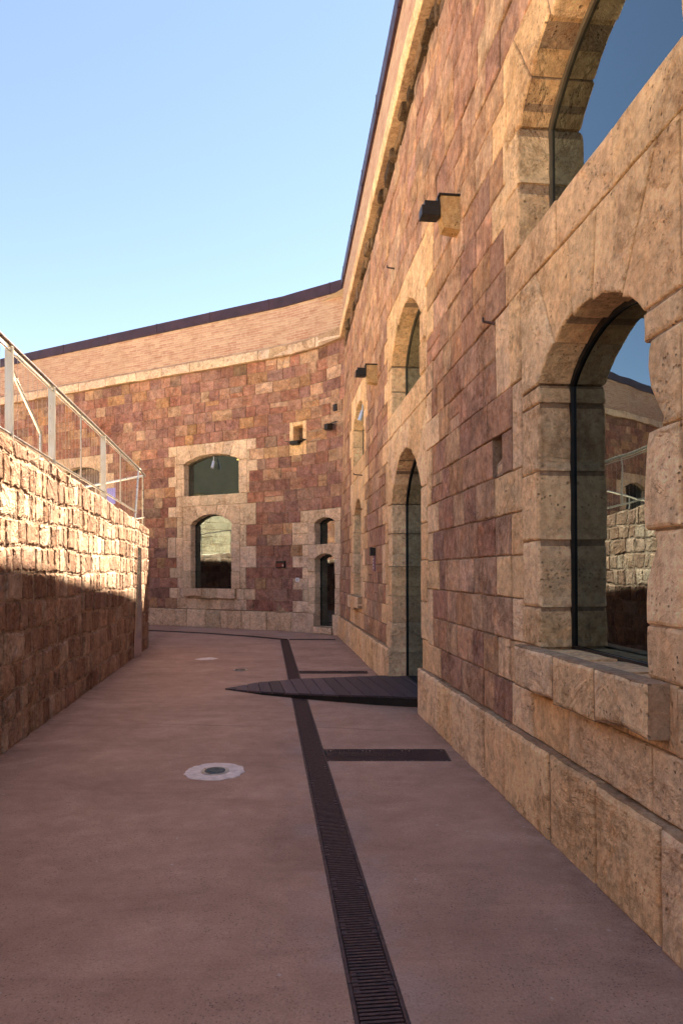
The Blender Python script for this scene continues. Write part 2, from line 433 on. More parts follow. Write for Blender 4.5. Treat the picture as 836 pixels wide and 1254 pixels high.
def densify(poly, step, jit, ojit):
    out = []; n = len(poly)
    for i in range(n):
        a, b = poly[i], poly[(i+1) % n]
        L = math.hypot(b[0]-a[0], b[1]-a[1]); m = max(1, int(round(L/step)))
        j = ojit if a[2] else jit
        nx, ny = -(b[1]-a[1])/max(L, 1e-6), (b[0]-a[0])/max(L, 1e-6)
        for q in range(m):
            t = q/m
            if q: t += random.uniform(-.2, .2)/m
            if a[2]:      # worn arris: full in the middle of the block, rounded off at the joints
                e_ = abs(2*min(1, max(0, t))-1)**3
                o = j*(.15+.85*e_)*random.uniform(.9, 1.05) if q else j*random.uniform(.8, 1.3)
            else: o = random.uniform(-j*.3, j) if q else random.uniform(0, j*.8)
            out.append((a[0]+(b[0]-a[0])*t+nx*o, a[1]+(b[1]-a[1])*t+ny*o, a[2]))
    return out
MORT = [(.46, .33, .23), (.40, .28, .20)]
def stone(B, path, poly, D=.03, joint=.004, bev=.010, col=(.4, .3, .2), proj=0.0, step=.13, jit=.005, ojit=.012, mortar=None, mdepth=.014, dome=0.0):
    if len(poly) < 3: return
    A = area(poly)
    if abs(A) < .002: return
    if A < 0:
        # reverse while keeping edge flags
        fl = [p[2] for p in poly]; n = len(poly)
        poly = [(poly[n-1-i][0], poly[n-1-i][1], fl[(n-2-i) % n]) for i in range(n)]
    rv = random.random(); mc = mortar or random.choice(MORT)
    # mortar core
    core = offset(poly, lambda f: .016 if f else .0004)
    r0 = [path.at(p[0], -D, p[1]) for p in core]; r1 = [path.at(p[0], proj*.5-mdepth if proj < .02 else proj-mdepth, p[1]) for p in core]
    a = B.pts(r0); b = B.pts(r1); n = len(core)
    if D > .05 or proj > .05:
        for i in range(n): B.face((a[(i+1) % n], a[i], b[i], b[(i+1) % n]), mc, rv)
    B.face(b[::-1], mc, rv)
    dp = densify(poly, step, jit, ojit)
    o0 = offset(dp, lambda f: 0.0 if f else joint)
    o1 = offset(o0, lambda f: bev*.3); o2 = offset(o0, lambda f: bev)
    tilt_s = random.uniform(-1, 1)*.004; tilt_h = random.uniform(-1, 1)*.004
    cs = sum(p[0] for p in poly)/len(poly); ch = sum(p[1] for p in poly)/len(poly)
    rings = [(o0, -D, 0), (o0, proj-bev, 0), (o1, proj-bev*.35, 1), (o2, proj, 1)]
    if dome:
        rings.append((offset(o2, lambda f: bev*1.2), proj+dome, 1))
    prev = None; m = len(dp)
    for rr, d, tl in rings:
        P = []
        for p in rr:
            dd = d+((p[0]-cs)*tilt_s*2+(p[1]-ch)*tilt_h*2 if tl else 0)
            if tl and dome: dd += random.uniform(-.004, .004)
            P.append(path.at(p[0], dd, p[1]))
        ix = B.pts(P)
        if prev:
            for i in range(m): B.face((prev[(i+1) % m], prev[i], ix[i], ix[(i+1) % m]), col, rv)
        prev = ix
    B.face(prev[::-1], col, rv)

RED = [(.360, .165, .115), (.310, .135, .100), (.400, .205, .140), (.300, .150, .120), (.360, .195, .150)]
PLUM = [(.290, .150, .130), (.330, .185, .160), (.255, .135, .120)]
OCH = [(.450, .260, .130), (.480, .300, .170), (.400, .220, .110)]
TAN = [(.520, .340, .220), (.560, .390, .265), (.480, .300, .200)]
GREY = [(.330, .240, .185), (.290, .195, .150)]
def wall_color(warm=.5):
    x = random.random()
    if warm > .5: ws = ((RED, .34), (PLUM, .13), (OCH, .22), (TAN, .27), (GREY, .04))
    else: ws = ((RED, .44), (PLUM, .27), (OCH, .09), (TAN, .17), (GREY, .03))
    for pal, wt in ws:
        x -= wt
        if x <= 0: break
    col = random.choice(pal); k = random.uniform(.86, 1.12)
    k *= 1.12 if warm > .5 else 1.06; mean = (.52, .335, .225) if warm > .5 else (.405, .225, .165)
    mixf = .48 if warm > .5 else .22
    return tuple(min(.9, (v*(1-mixf)+mm*mixf)*k*random.uniform(.97, 1.03)) for v, mm in zip(col, mean))
LIME = [(.84, .60, .37), (.87, .645, .42), (.81, .555, .33), (.85, .635, .44), (.79, .55, .35)]
FARL = [False]
def lime_color():
    k = random.uniform(.90, 1.08)
    if FARL[0]: return tuple(v*k for v in random.choice([(.70, .535, .41), (.74, .58, .45), (.66, .50, .38), (.68, .53, .43), (.62, .49, .37)]))
    return tuple(v*k for v in random.choice(LIME))

def rect(a, b, lo, hi, oa=0, ob=0, ob_=0, ot=0):
    """CCW rectangle; flags bottom, right(b), top, left(a)"""
    return [(a, lo, ob_), (b, lo, ob), (b, hi, ot), (a, hi, oa)]
DEPTH = .235
class Opening:
    def __init__(s, path, c, w, lo, spring, apex, ztop, krange, kbot, kspring, kzone, ext=(.52, .82), kind='window', rows=None, n=7, below=0, sillrow=False):
        s.path = path; s.c = c; s.a = w/2; s.lo = lo; s.hs = spring; s.apex = apex; s.zt = ztop
        s.kind = kind; s.ext = ext; s.n = n
    def arch(s, th): return (s.c+s.R*math.sin(th), s.cy+s.R*math.cos(th))

excl = {}     # path id -> {course: [(a,b)]}
def exclude(path, k, a, b): excl.setdefault(id(path), {}).setdefault(k, []).append((a, b))

def arch_geom(c, a, hs, apex):
    q = apex-hs; R = (a*a+q*q)/(2*q); cy = apex-R; th = math.asin(min(1, a/R))
    return R, cy, th
def opening_outline(c, a, lo, hs, apex, n=14, grow=0.0):
    R, cy, th = arch_geom(c, a, hs, apex)
    pts = [(c-a-grow, lo-grow), (c+a+grow, lo-grow)]
    for i in range(n+1):
        t = th-2*th*i/n; pts.append((c+(R+grow)*math.sin(t), cy+(R+grow)*math.cos(t)))
    pts[2] = (c+a+grow, pts[2][1]); pts[-1] = (c-a-grow, pts[-1][1])
    return pts
def voussoirs(B, path, c, a, hs, apex, top, side, n=7, bev=.010, proj=.0, step=.1, jag=0.0):
    R, cy, th = arch_geom(c, a, hs, apex)
    R_0 = R
    cuts = [-th+2*th*i/n + (random.uniform(-.05, .05)*th if 0 < i < n else 0) for i in range(n+1)]
    for i in range(n):
        t0, t1 = cuts[i], cuts[i+1]; m = 3; R = R_0+random.uniform(-.2, 1)*jag
        arc = [(c+R*math.sin(t0+(t1-t0)*j/m), cy+R*math.cos(t0+(t1-t0)*j/m)) for j in range(m+1)]
        f0 = (c+R*12*math.sin(t0), cy+R*12*math.cos(t0)); f1 = (c+R*12*math.sin(t1), cy+R*12*math.cos(t1))
        if i == 0: f0 = (c-30, hs)
        if i == n-1: f1 = (c+30, hs)
        poly = [(x, y, 1) for x, y in arc]; poly[-1] = (arc[-1][0], arc[-1][1], 0)
        extra = []
        if i == n-1: extra = [(c+30, hs, 0), (c+30, hs+30, 0)]
        elif i == 0: extra = []
        poly += [(f1[0], f1[1], 0)] if i != n-1 else [(c+30, hs, 0), (c+30*math.sin(t0)+.0, cy+60, 0)]
        if i == 0: poly += [(c-30, cy+60, 0)] if False else []
        poly += [(f0[0], f0[1], 0)] if i != n-1 else [(f0[0], f0[1], 0)]
        if i == 0:
            poly = [(x, y, 1) for x, y in arc[:-1]]+[(arc[-1][0], arc[-1][1], 0), (f1[0], f1[1], 0), (c-30, f1[1], 0), (c-30, hs, 0)]
        if i == n-1:
            poly = [(x, y, 1) for x, y in arc[:-1]]+[(arc[-1][0], arc[-1][1], 0), (c+30, hs, 0), (c+30, f0[1], 0), (f0[0], f0[1], 0)]
        # orientation: arc runs +s, outside above => this is clockwise; stone() fixes it
        for nx, ny, cc in ((0, -1, -hs), (0, 1, top), (1, 0, c+a+side), (-1, 0, -(c-a-side))):
            poly = clip(poly, nx, ny, cc)
            if len(poly) < 3: break
        if len(poly) >= 3:
            stone(B, path, poly, DEPTH, .003, bev, lime_color(), proj+random.uniform(-.004, .006), step, .005, .014)

INW = .30
def inner_jambs(B, path, c, a, lo, hs, inw=INW, oj=.014, ys_far=None, erode=None):
    """the blocks that line the opening, in their own taller rows"""
    n = max(1, round((hs-lo)/.42)); 
    for sgn in (-1, 1):
        ys = [lo+(hs-lo)*i/n+(random.uniform(-.05, .05) if 0 < i < n else 0) for i in range(n+1)]
        if ys_far and sgn == 1: ys = ys_far
        if erode and sgn == -1:
            for blk in erode:      # blk: list of (height, depth of wear) from bottom to top
                l0, h0 = blk[0][0], blk[-1][0]
                poly = [(c-a-inw, l0, 0)]+[(c-a-e_*.85, hh, 1) for hh, e_ in blk]
                poly[-1] = (poly[-1][0], poly[-1][1], 0); poly.append((c-a-inw, h0, 0))
                stone(B, path, poly, DEPTH, .003, .018, lime_color(), random.uniform(-.004, .014), .10, .005, .006)
            continue
        for l0, h0 in zip(ys, ys[1:]):
            x0 = c+sgn*a; x1 = c+sgn*(a+inw); p, q = min(x0, x1), max(x0, x1)
            stone(B, path, rect(p, q, l0, h0, 1 if sgn == 1 else 0, 1 if sgn == -1 else 0), DEPTH, .003, random.uniform(.010, .020), lime_color(), random.uniform(-.006, .014), .07, .005, oj)
def outer_teeth(B, path, c, a, k0, k1, exts=(.52, .84), inw=INW, start=0):
    """toothed stones outside the lining, following the courses of the wall"""
    for sgn in (-1, 1):
        k = k0; t = start
        while k < k1:
            g = min(k1-k, random.choice((1, 1, 2))); e = exts[t % 2]*random.uniform(.94, 1.06); t += 1
            l0 = 0 if k < 0 else K(k); h0 = K(k+g)
            for kk in range(k, k+g): exclude(path, kk, min(c, c+sgn*(a+e)), max(c, c+sgn*(a+e)))
            p, q = sorted((c+sgn*(a+inw), c+sgn*(a+e)))
            if q-p > .42 and random.random() < .5:
                m = p+(q-p)*random.uniform(.35, .65); cells = [(p, m), (m, q)]
            else: cells = [(p, q)]
            for u, v in cells: stone(B, path, rect(u, v, l0, h0), .05, .003, .010, lime_color(), random.uniform(-.004, .008), .1, .005)
            k += g
def fill_cells(B, path, a, b, k, wmin=.35, wmax=.7, topopen=0, D=.03, lo=None, hi=None):
    x = a
    while x < b-1e-6:
        w_ = random.uniform(wmin, wmax); y = x+w_
        if b-y < wmin*.7: y = b
        stone(B, path, rect(x, y, K(k) if lo is None else lo, K(k+1) if hi is None else hi, 0, 0, 0, topopen), D, .003, .010, lime_color(), random.uniform(-.004, .006), .12, .005, .01)
        x = y

fort = empty('fort_building', (1.0, 8.0, 0))
tag(fort, 'tall curved fort building of red and purple ashlar with pale arches and dark roof edge', 'building')

def glazing(parent, path, c, a, lo, hs, apex, door=False, fm=None):
    out = opening_outline(c, a, lo, hs, apex, 14, .03)
    inn = opening_outline(c, a, lo, hs, apex, 14, -.014)
    n = len(out); B = MB()
    for d0, d1 in ((-.238, -.205),):
        ro = B.pts([path.at(x, d0, y) for x, y in out]); rf = B.pts([path.at(x, d1, y) for x, y in out])
        io = B.pts([path.at(x, d0, y) for x, y in inn]); jf = B.pts([path.at(x, d1, y) for x, y in inn])
        for i in range(n):
            j = (i+1) % n
            B.face((rf[j], rf[i], jf[i], jf[j])); B.face((jf[j], jf[i], io[i], io[j])); B.face((ro[i], ro[j], io[j], io[i])); B.face((ro[j], ro[i], rf[i], rf[j]))
    if door and a > .6:
        pass
    B.build('door_frame' if door else 'window_frame', fm or M_BLACK, parent)
    B = MB(); mid = opening_outline(c, a, lo, hs, apex, 14, .004)
    f = B.pts([path.at(x, -.222, y) for x, y in mid]); B.face(f[::-1])
    B.build('glass_pane', M_GLASS, parent)
    # dark room behind
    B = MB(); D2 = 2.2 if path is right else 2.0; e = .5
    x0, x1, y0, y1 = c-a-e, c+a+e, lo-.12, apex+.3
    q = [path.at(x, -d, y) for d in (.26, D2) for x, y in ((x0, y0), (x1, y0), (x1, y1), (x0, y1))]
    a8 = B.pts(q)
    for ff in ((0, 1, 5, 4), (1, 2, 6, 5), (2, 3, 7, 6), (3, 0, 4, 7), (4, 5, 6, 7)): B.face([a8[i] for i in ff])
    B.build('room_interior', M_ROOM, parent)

def sill_slab(parent, path, c, a, h, proj=.10, th=.25, over=.2, drop=True):
    B = MB(); x0, x1 = c-a-over, c+a+over
    cuts = [x0, x0+(x1-x0)*random.uniform(.28, .38), x0+(x1-x0)*random.uniform(.6, .7), x1]
    for i, (p, q) in enumerate(zip(cuts, cuts[1:])):
        lo = h-th-random.uniform(-.02, .03)
        poly = [(p, lo+random.uniform(-.02, .02), 0), ((p+q)/2, lo+random.uniform(-.03, .03), 0), (q, lo+random.uniform(-.02, .02), 0), (q, h+.004, 0), (p, h+.004, 0)]
        stone(B, path, poly, -.012 if False else .005, .002, .016, lime_color(), proj+random.uniform(-.008, .008), .07, .008, .01, mdepth=.01)
    B.build('sill', M_LIME, parent)
    return

def bay(path, c, near=True, door=False, wl=1.2, wu=1.8, ap_l=3.04, ap_u=4.97, nl=5, nu=7, hl=2.78, hu=4.60, near_jag=False, upper=True, lower=True):
    """one bay of the facade: lower window or door and the wide upper window above it"""
    nm = 'door_surround' if door else 'window_surround'
    if lower:
        B = MB(); a = wl/2; oj = .024 if near_jag else .014
        bot = 0 if door else K(2)
        if near_jag:
            er = [[(K(2), .02), (1.30, .0), (1.36, .012)], [(1.36, .0), (1.46, .0), (1.56, .012), (1.67, .075), (1.72, .11), (1.785, .075)],
                  [(1.785, .03), (1.83, .012), (1.95, .018), (2.07, .03), (2.17, .045), (2.23, .075)],
                  [(2.23, .17), (2.27, .185), (2.34, .13), (2.42, .07), (2.52, .045), (2.60, .055), (2.64, .09)], [(2.64, .0), (2.70, .0), (hl, .0)]]
            inner_jambs(B, path, c, a, bot, hl, oj=.022, ys_far=[K(2), 1.37, 1.80, 2.235, 2.667, hl], erode=er)
        else: inner_jambs(B, path, c, a, bot, hl, oj=oj)
        outer_teeth(B, path, c, a, -1 if door else 2, 10)
        if not door:
            for k in (0, 1):
                e = (.52, .82)[k % 2]
                fill_cells(B, path, c-a-e, c+a+e, k, .35, .62, topopen=1 if k == 1 else 0, D=DEPTH)
                exclude(path, k, c-a-e, c+a+e)
        voussoirs(B, path, c, a, hl, ap_l, K(10), INW, nl, .012, jag=.02 if near_jag else .012)
        o = B.build(nm, M_LIME, fort)
        lo = .12 if door else K(2)
        glazing(o, path, c, a, lo, hl, ap_l, door)
        if not door: sill_slab(o, path, c, a, K(2))
    if upper:
        B = MB(); a = wu/2
        fill_cells(B, path, c-a-.3, c+a+.3, 10, .6, 1.0, topopen=1, D=DEPTH)
        exclude(path, 10, c-a-.3, c+a+.3)
        inner_jambs(B, path, c, a, K(11), hu, .28, .03 if near_jag else .016)
        outer_teeth(B, path, c, a, 11, 16, (.36, .62), .28)
        voussoirs(B, path, c, a, hu, ap_u, K(16), .28, nu, .022 if near_jag else .014, jag=.06 if near_jag else .015)
        o = B.build('window_surround', M_LIME, fort)
        glazing(o, path, c, a, K(11), hu, ap_u, fm=M_FRAME)

cA, cC, cE = sr(3.715), sr(8.68), sr(13.64)
bay(right, cA, near_jag=True)
bay(right, cC, door=True, wl=1.95, wu=1.95, ap_l=3.14, nl=7, hl=2.55, hu=4.5)
bay(right, cE, wl=1.2, wu=1.8)
bay(right, sr(-1.3))
FARL[0] = True
f1 = (sf(234)+sf(283))/2; wf1 = abs(sf(283)-sf(234)); fu = (sf(227.5)+sf(294))/2; wfu = abs(sf(294)-sf(227.5))
bay(far, f1, wl=wf1, wu=wfu, ap_l=3.23, ap_u=4.96, nl=5, hl=2.96, hu=4.74)
bay(far, f1+5.35, wl=1.35, wu=1.85, ap_l=3.23, ap_u=4.96, hl=2.96, hu=4.74)
bay(far, f1+10.7, wl=1.35, wu=1.85, ap_l=3.23, ap_u=4.96, hl=2.96, hu=4.74)

# small door and window stacked in the curved corner
g0, g1 = sorted((sf(409.5), sf(385.5))); gc = (g0+g1)/2; ga = (g1-g0)/2; gL = .42
B = MB(); ex0 = gc-ga-.30
R0 = .24
inner_jambs(B, far, gc, ga, 0, 1.93, .24)
for k in range(-1, 6):
    l0 = 0 if k < 0 else K(k); e1 = (.78, .45)[k % 2]
    stone(B, far, rect(gc+ga+.24, gc+ga+e1, l0, K(k+1)), .05, .003, .01, lime_color()); exclude(far, k, gc-ga-R0, gc+ga+e1)
voussoirs(B, far, gc, ga, 1.93, 2.05, K(6), .24, 5)
oG = B.build('door_surround', M_LIME, fort); glazing(oG, far, gc, ga, .19, 1.93, 2.05, True)
B = MB(); stone(B, far, [(gc-ga+.02, 0, 0), (gc+ga-.02, 0, 0), (gc+ga-.02, .19, 0), (gc-ga+.02, .19, 0)], .23, .002, .03, lime_color(), .10, .08, .01)
B.build('doorstep', M_LIME, oG)
B = MB(); inner_jambs(B, far, gc, ga, K(6), 2.87, .24)
voussoirs(B, far, gc, ga, 2.87, 2.98, K(9), .24, 4)
for k, e1 in ((6, .80), (7, .80), (8, .52)):
    stone(B, far, rect(gc+ga+.24, gc+ga+e1, K(k), K(k+1)), .05, .003, .02, lime_color()); exclude(far, k, gc-ga-R0, gc+ga+e1)
oG2 = B.build('window_surround', M_LIME, fort); glazing(oG2, far, gc, ga, K(6), 2.87, 2.98)

FARL[0] = False
# pockets and niche in the regular walls
pocket = sr(5.12)
exclude(right, 6, pocket-.12, pocket+.10)
nic = (sf(359)+sf(370.5))/2; nw = abs(sf(370.5)-sf(359))/2
for k in (14, 15, 16): exclude(far, k, nic-nw-.13, nic+nw+.13)

def regular(path, s0, s1, warm, name, wr=(.26, .66)):
    B = MB(); ex = excl.get(id(path), {})
    for k in range(0, 23):
        cuts = sorted(ex.get(k, [])); free = []; x = s0
        for a, b in cuts:
            if a > x+.01: free.append((x, a))
            x = max(x, b)
        if x < s1: free.append((x, s1))
        for a, b in free:
            x = a
            while x < b-1e-6:
                wdt = random.choice((random.uniform(wr[0], wr[1]*.75), random.uniform(wr[0], wr[1]))); y = x+wdt
                if b-y < wr[0]*.7: y = b
                last = (k == 22)
                pj = random.uniform(-.006, .010)
                if last and path is right: pj = random.choice((-.02, -.05, -.08, .03, -.06)) 
                c = wall_color(warm)
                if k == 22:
                    kd = random.choice((.16, .22, .3, .5)) if path is right else random.choice((.5, .8, .9, 1))  # right top course carries the cornice's shade and black crust in its colour
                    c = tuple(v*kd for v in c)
                lo, hi = K(k), K(k+1)
                if y-x > .34 and random.random() < .06:     # a stone made up of two thin ones
                    m = lo+CH*random.uniform(.4, .6)
                    stone(B, path, rect(x, y, lo, m), .05, .0035, .009, c, pj, .16, .005)
                    stone(B, path, rect(x, y, m, hi), .05, .0035, .009, wall_color(warm), pj, .16, .005)
                else:
                    sk = random.uniform(-.012, .012)
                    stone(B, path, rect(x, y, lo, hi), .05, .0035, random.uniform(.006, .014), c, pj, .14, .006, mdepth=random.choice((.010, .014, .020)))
                x = y
    return B
Br = regular(right, 0, right.len-.1, .8, 'wall')
# pocket stones (recessed)
stone(Br, right, rect(pocket-.12, pocket+.10, K(6), K(7)), .02, .003, .01, (.30, .20, .13), -.13)
for xx in (pocket-.12, pocket+.10):
    a = Br.pts([right.at(xx, 0.0, K(6)), right.at(xx, -.15, K(6)), right.at(xx, -.15, K(7)), right.at(xx, 0.0, K(7))]); Br.face(a, (.34, .22, .15), .4)
for hh in (K(6), K(7)):
    a = Br.pts([right.at(pocket-.12, 0, hh), right.at(pocket+.10, 0, hh), right.at(pocket+.10, -.15, hh), right.at(pocket-.12, -.15, hh)]); Br.face(a, (.34, .22, .15), .4)
stone(Br, right, [(pocket-.11, K(6)+.005, 0), (pocket+.09, K(6)+.005, 0), (pocket+.07, K(6)+.10, 0), (pocket-.05, K(6)+.13, 0), (pocket-.11, K(6)+.07, 0)], .13, .002, .03, lime_color(), -.02, .04, .01)
# pale rebuilt patches in the wall are single pale stones
Br.build('stone_wall', M_WALL, fort)
Bf = regular(far, 0, far.len-.1, .25, 'wall', (.30, .72))
Bf.build('stone_wall', M_WALL, fort)

# square niche with a pale frame
B = MB(); n0, n1 = nic-nw, nic+nw; l0, h0 = 5.02, 5.47
fr = [(n0-.13, n0), (n1, n1+.13)]
for i, (p, q) in enumerate(fr): stone(B, far, rect(p, q, K(14), K(17), 1 if i else 0, 0 if i else 1), .25, .002, .01, lime_color())
stone(B, far, rect(n0, n1, h0, K(17), 0, 0, 1, 0), .25, .002, .01, lime_color())
stone(B, far, rect(n0, n1, K(14), l0, 0, 0, 0, 1), .25, .002, .01, lime_color())
a = B.pts([far.at(n0, -.25, l0), far.at(n1, -.25, l0), far.at(n1, -.25, h0), far.at(n0, -.25, h0)]); B.face(a[::-1], (.10, .06, .045), .3)
B.build('niche_surround', M_LIME, fort)

# plinth
def plinth(path, s0, s1, gaps, name):
    B = MB(); x = s0
    segs = []; gs = sorted(gaps)
    for a, b in gs:
        segs.append((x, a)); x = b
    segs.append((x, s1))
    for a, b in segs:
        x = a; B = MB()
        while x < b-1e-6:
            y = x+random.uniform(.45, .95)
            if b-y < .35: y = b
            stone(B, path, rect(x, y, -.02, PL-random.uniform(0, .012), 1 if x == a else 0, 1 if y == b else 0), DEPTH, .003, random.uniform(.016, .034), lime_color(), .06+random.uniform(-.006, .008), .1, .010, .012, mdepth=.02)
            x = y
        B.build('plinth', M_LIME, fort)
plinth(right, 0, right.len-.3, [(cC-.975, cC+.975)], 'r')
# path far: plinth from beyond the corner door
FARL[0] = True
plinth(far, gc+ga, far.len-.3, [], 'f')
FARL[0] = True
B = MB(); stone(B, far, rect(gc-ga-R0, gc-ga, 0, PL, 0, 1), DEPTH, .003, .015, lime_color(), .08); B.build('plinth', M_LIME, fort)

# cornice, brick parapet and coping
def cornice(path, s0, s1, top=None):
    B = MB(); x = s0
    while x < s1-1e-6:
        y = min(s1, x+random.uniform(.8, 1.3))
        if s1-y < .4: y = s1
        stone(B, path, [(x, HTOP+random.uniform(-.01, .02), 0), (y, HTOP+random.uniform(-.01, .02), 0), (y, HTOP+.27, 0), (x, HTOP+.27, 0)], .15, .003, .02, lime_color(), (.13 if path is right else .11)+random.uniform(-.01, .01), .12, .008)
        x = y
    B.build('cornice', M_LIME, fort)
    if path is right:       # ragged stones under the cornice, its shade and black crust in their colour
        B = MB(); x = s0
        while x < s1:
            y = x+random.uniform(.10, .42)
            if True:
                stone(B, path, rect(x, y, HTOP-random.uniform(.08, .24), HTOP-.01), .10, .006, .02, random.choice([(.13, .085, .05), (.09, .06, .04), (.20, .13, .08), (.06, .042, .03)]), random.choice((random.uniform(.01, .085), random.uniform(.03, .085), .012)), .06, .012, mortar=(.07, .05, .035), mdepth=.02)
            x = y
        B.build('cornice_shade_stones', M_LIME, fort)
    if top is not None: path = top; s1 = path.len-.1
    B = MB(); N_ = int((s1-s0)/.25)+1; uv = []; prev = None
    z0, z1 = HTOP+.25, 8.74
    for i in range(N_+1):
        s_ = s0+(s1-s0)*i/N_
        ix = B.pts([path.at(s_, .02, z0), path.at(s_, .02, z1)]); uv += [(s_, z0), (s_, z1)]
        if prev: B.face((prev[0], prev[1], ix[1], ix[0]))
        prev = ix
    B.build('brick_parapet', M_BRICK, fort, uv=uv)
    B = MB(); prev = None
    prof = [(-.5, 9.0), (.07, 9.0), (.07, 8.72), (.02, 8.72)]
    for i in range(N_+1):
        s_ = s0+(s1-s0)*i/N_
        ix = B.pts([path.at(s_, d, z) for d, z in prof])
        if prev:
            for j in range(3): B.face((prev[j], prev[j+1], ix[j+1], ix[j]))
        prev = ix
    # standing joints of the coping sheets
    s_ = s0+.7
    while s_ < s1:
        a = [path.at(s_-.012, .078, 8.715), path.at(s_+.012, .078, 8.715), path.at(s_+.012, .0, 8.715), path.at(s_-.012, .0, 8.715),
             path.at(s_-.012, .078, 9.008), path.at(s_+.012, .078, 9.008), path.at(s_+.012, .0, 9.008), path.at(s_-.012, .0, 9.008)]
        B.hexa(a); s_ += 2.0
    B.build('roof_coping', M_COPING, fort)
FARL[0] = False
cornice(right, 0, right.len-.12)
FARL[0] = True
far_top = Path([(.40, 17.10), (.0, 17.36), (-.5, 17.70), (-1.12, 18.11), (-1.55, 18.41), (-3.95, 19.67), (-10, 22.85), (-26, 31.3)])
cornice(far, .1, far.len-.1, far_top)
# flat roof slab that closes the building
B = MB()
ring = [right.at(sr(-4), -.1, 0), right.at(sr(16.8), -.1, 0), far.at(1.5, -.1, 0), far.at(4, -.1, 0), far.at(far.len, -.1, 0)]
pts = [(p.x, p.y) for p in ring]+[(-16, 44), (16, 40), (16, -4)]
a = B.pts([(x, y, 8.6) for x, y in pts]); B.face(a[::-1]); 
b_ = B.pts([(x, y, 0) for x, y in pts])
for i in range(4, 8): j = (i+1) % 8; B.face((b_[i], b_[j], a[j], a[i]))
B.build('roof', M_TERR, fort)

# ------------------------------------------------------------------ ground
B = MB(); a = B.pts([(-900, -900, -.13), (900, -900, -.13), (900, 1500, -.13), (-900, 1500, -.13)]); B.face(a)
tag(B.build('ground', M_DIRT), kind='structure')
def cx(y): return .41-.109*y          # drain centre line
GW = .10
cross = [(5.76, 6.16, -.01), (10.70, 11.02, 0), (15.95, 16.22, 0)]
YE = 16.22
B = MB()
def slab(p4):
    a = B.pts([(x, y, 0.0) for x, y in p4]); b = B.pts([(x, y, -.12) for x, y in p4])
    B.face(a); 
    for i in range(4): j = (i+1) % 4; B.face((b[i], b[j], a[j], a[i]))
ys = -9.0
slab([(-3.2+.131*0-6, -9), (cx(-9)-GW, -9), (cx(YE)-GW, YE), (-12, YE)])
for (y0, y1, _) in cross:
    slab([(cx(ys)+GW, ys), (4.5, ys), (4.5, y0), (cx(y0)+GW, y0)]); ys = y1
# beyond the far channel, up to the wall
for (y0, y1, _) in cross:
    xb_ = W0-.06-.1035*y0-.125; slab([(xb_, y0+.0005), (3.5, y0+.0005), (3.5, y1-.0005), (xb_, y1-.0005)])
# curved channel along the far wall
chan = [(cx(16.08)+.0, 16.08), (-2.3, 16.9), (-3.5, 17.7), (-5.2, 18.55), (-8.5, 20.2), (-14, 23.0), (-20, 26.2)]
a = B.pts([(x, y, 0) for x, y in [(-12, YE), (cx(YE)-GW, YE), (4.5, YE), (4.5, 45), (-30, 45), (-30, YE)]]); B.face(a)
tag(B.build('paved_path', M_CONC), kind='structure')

# ------------------------------------------------------------------ drain grates
def grate_mesh(name, length, width, nb, diag=0.0, cell=None):
    """iron grate lying with its length on +y, centred"""
    B = MB(); h = .022; e = .016
    for sx in (-1, 1):
        B.box((sx*(width/2-e/2), 0, -h/2), (e, length-.004, h), .002)
        for sy in (-1, 1):
            # lug pairs beside the joints
            B.box((sx*(width/2-.030), sy*(length/2-.055), -h/2+.001), (.026, .020, h), .002)
            B.box((sx*(width/2-.030), sy*(length/2-.012), -h/2+.001), (.026, .018, h), .002)
            B.hexa([(sx*(width/2-.030)+dx, sy*(length/2-.033)+dy, z) for z in (-.02, -.004) for dx, dy in ((-.010, -.009), (.010, -.009), (.010, .009), (-.010, .009))], mi=1)
    pit = length/nb
    for i in range(nb):
        y = -length/2+pit*(i+.5)
        B.hexa([(-width/2+.02, y-pit*.25, -h), (width/2-.02, y-pit*.25, -h), (width/2-.02, y+pit*.25, -h), (-width/2+.02, y+pit*.25, -h),
                (-width/2+.02, y-pit*.28, -.002), (width/2-.02, y-pit*.28, -.002), (width/2-.02, y+pit*.28, -.002), (-width/2+.02, y+pit*.28, -.002)])
    me = B.mesh(name); me.materials.append(M_IRON); me.materials.append(M_DUST); return me
GL = .42
B = MB(); tr_ = [(cx(-9), -9), (cx(YE), YE)]
a = B.pts([(cx(-9)-GW-.01, -9, -.06), (cx(-9)+GW+.01, -9, -.06), (cx(YE)+GW+.01, YE, -.06), (cx(YE)-GW-.01, YE, -.06)]); B.face(a)
for (y0, y1, _) in cross:
    a = B.pts([(cx(y0)+GW+.012, y0-.01, -.064), (2.2, y0-.01, -.064), (2.2, y1+.01, -.064), (cx(y1)+GW+.012, y1+.01, -.064)]); B.face(a)
tag(B.build('drain_channel', M_BLACK), kind='structure')
gm = grate_mesh('drain_grate', GL, 2*GW-.004, 19)
ang = math.atan(.109)
y = 1.2; first = None
glen = GL*math.cos(ang)
while y < 15.9:
    if first is None:
        o = bpy.data.objects.new('drain_grate', gm); first = o
    else: o = first.copy()
    COL.objects.link(o); o.location = (cx(y), y, .001); o.rotation_euler = (0, 0, ang)
    tag(o, 'dark iron slotted grate in the long drain line running up the middle of the path', 'drain grate', 'grates of the long drain line')
    y += glen
cl = ['dark iron grate in the wide cross drain nearest the camera',
      'dark iron grate in the cross drain behind the wooden ramp',
      'dark iron grate in the cross drain by the corner door']
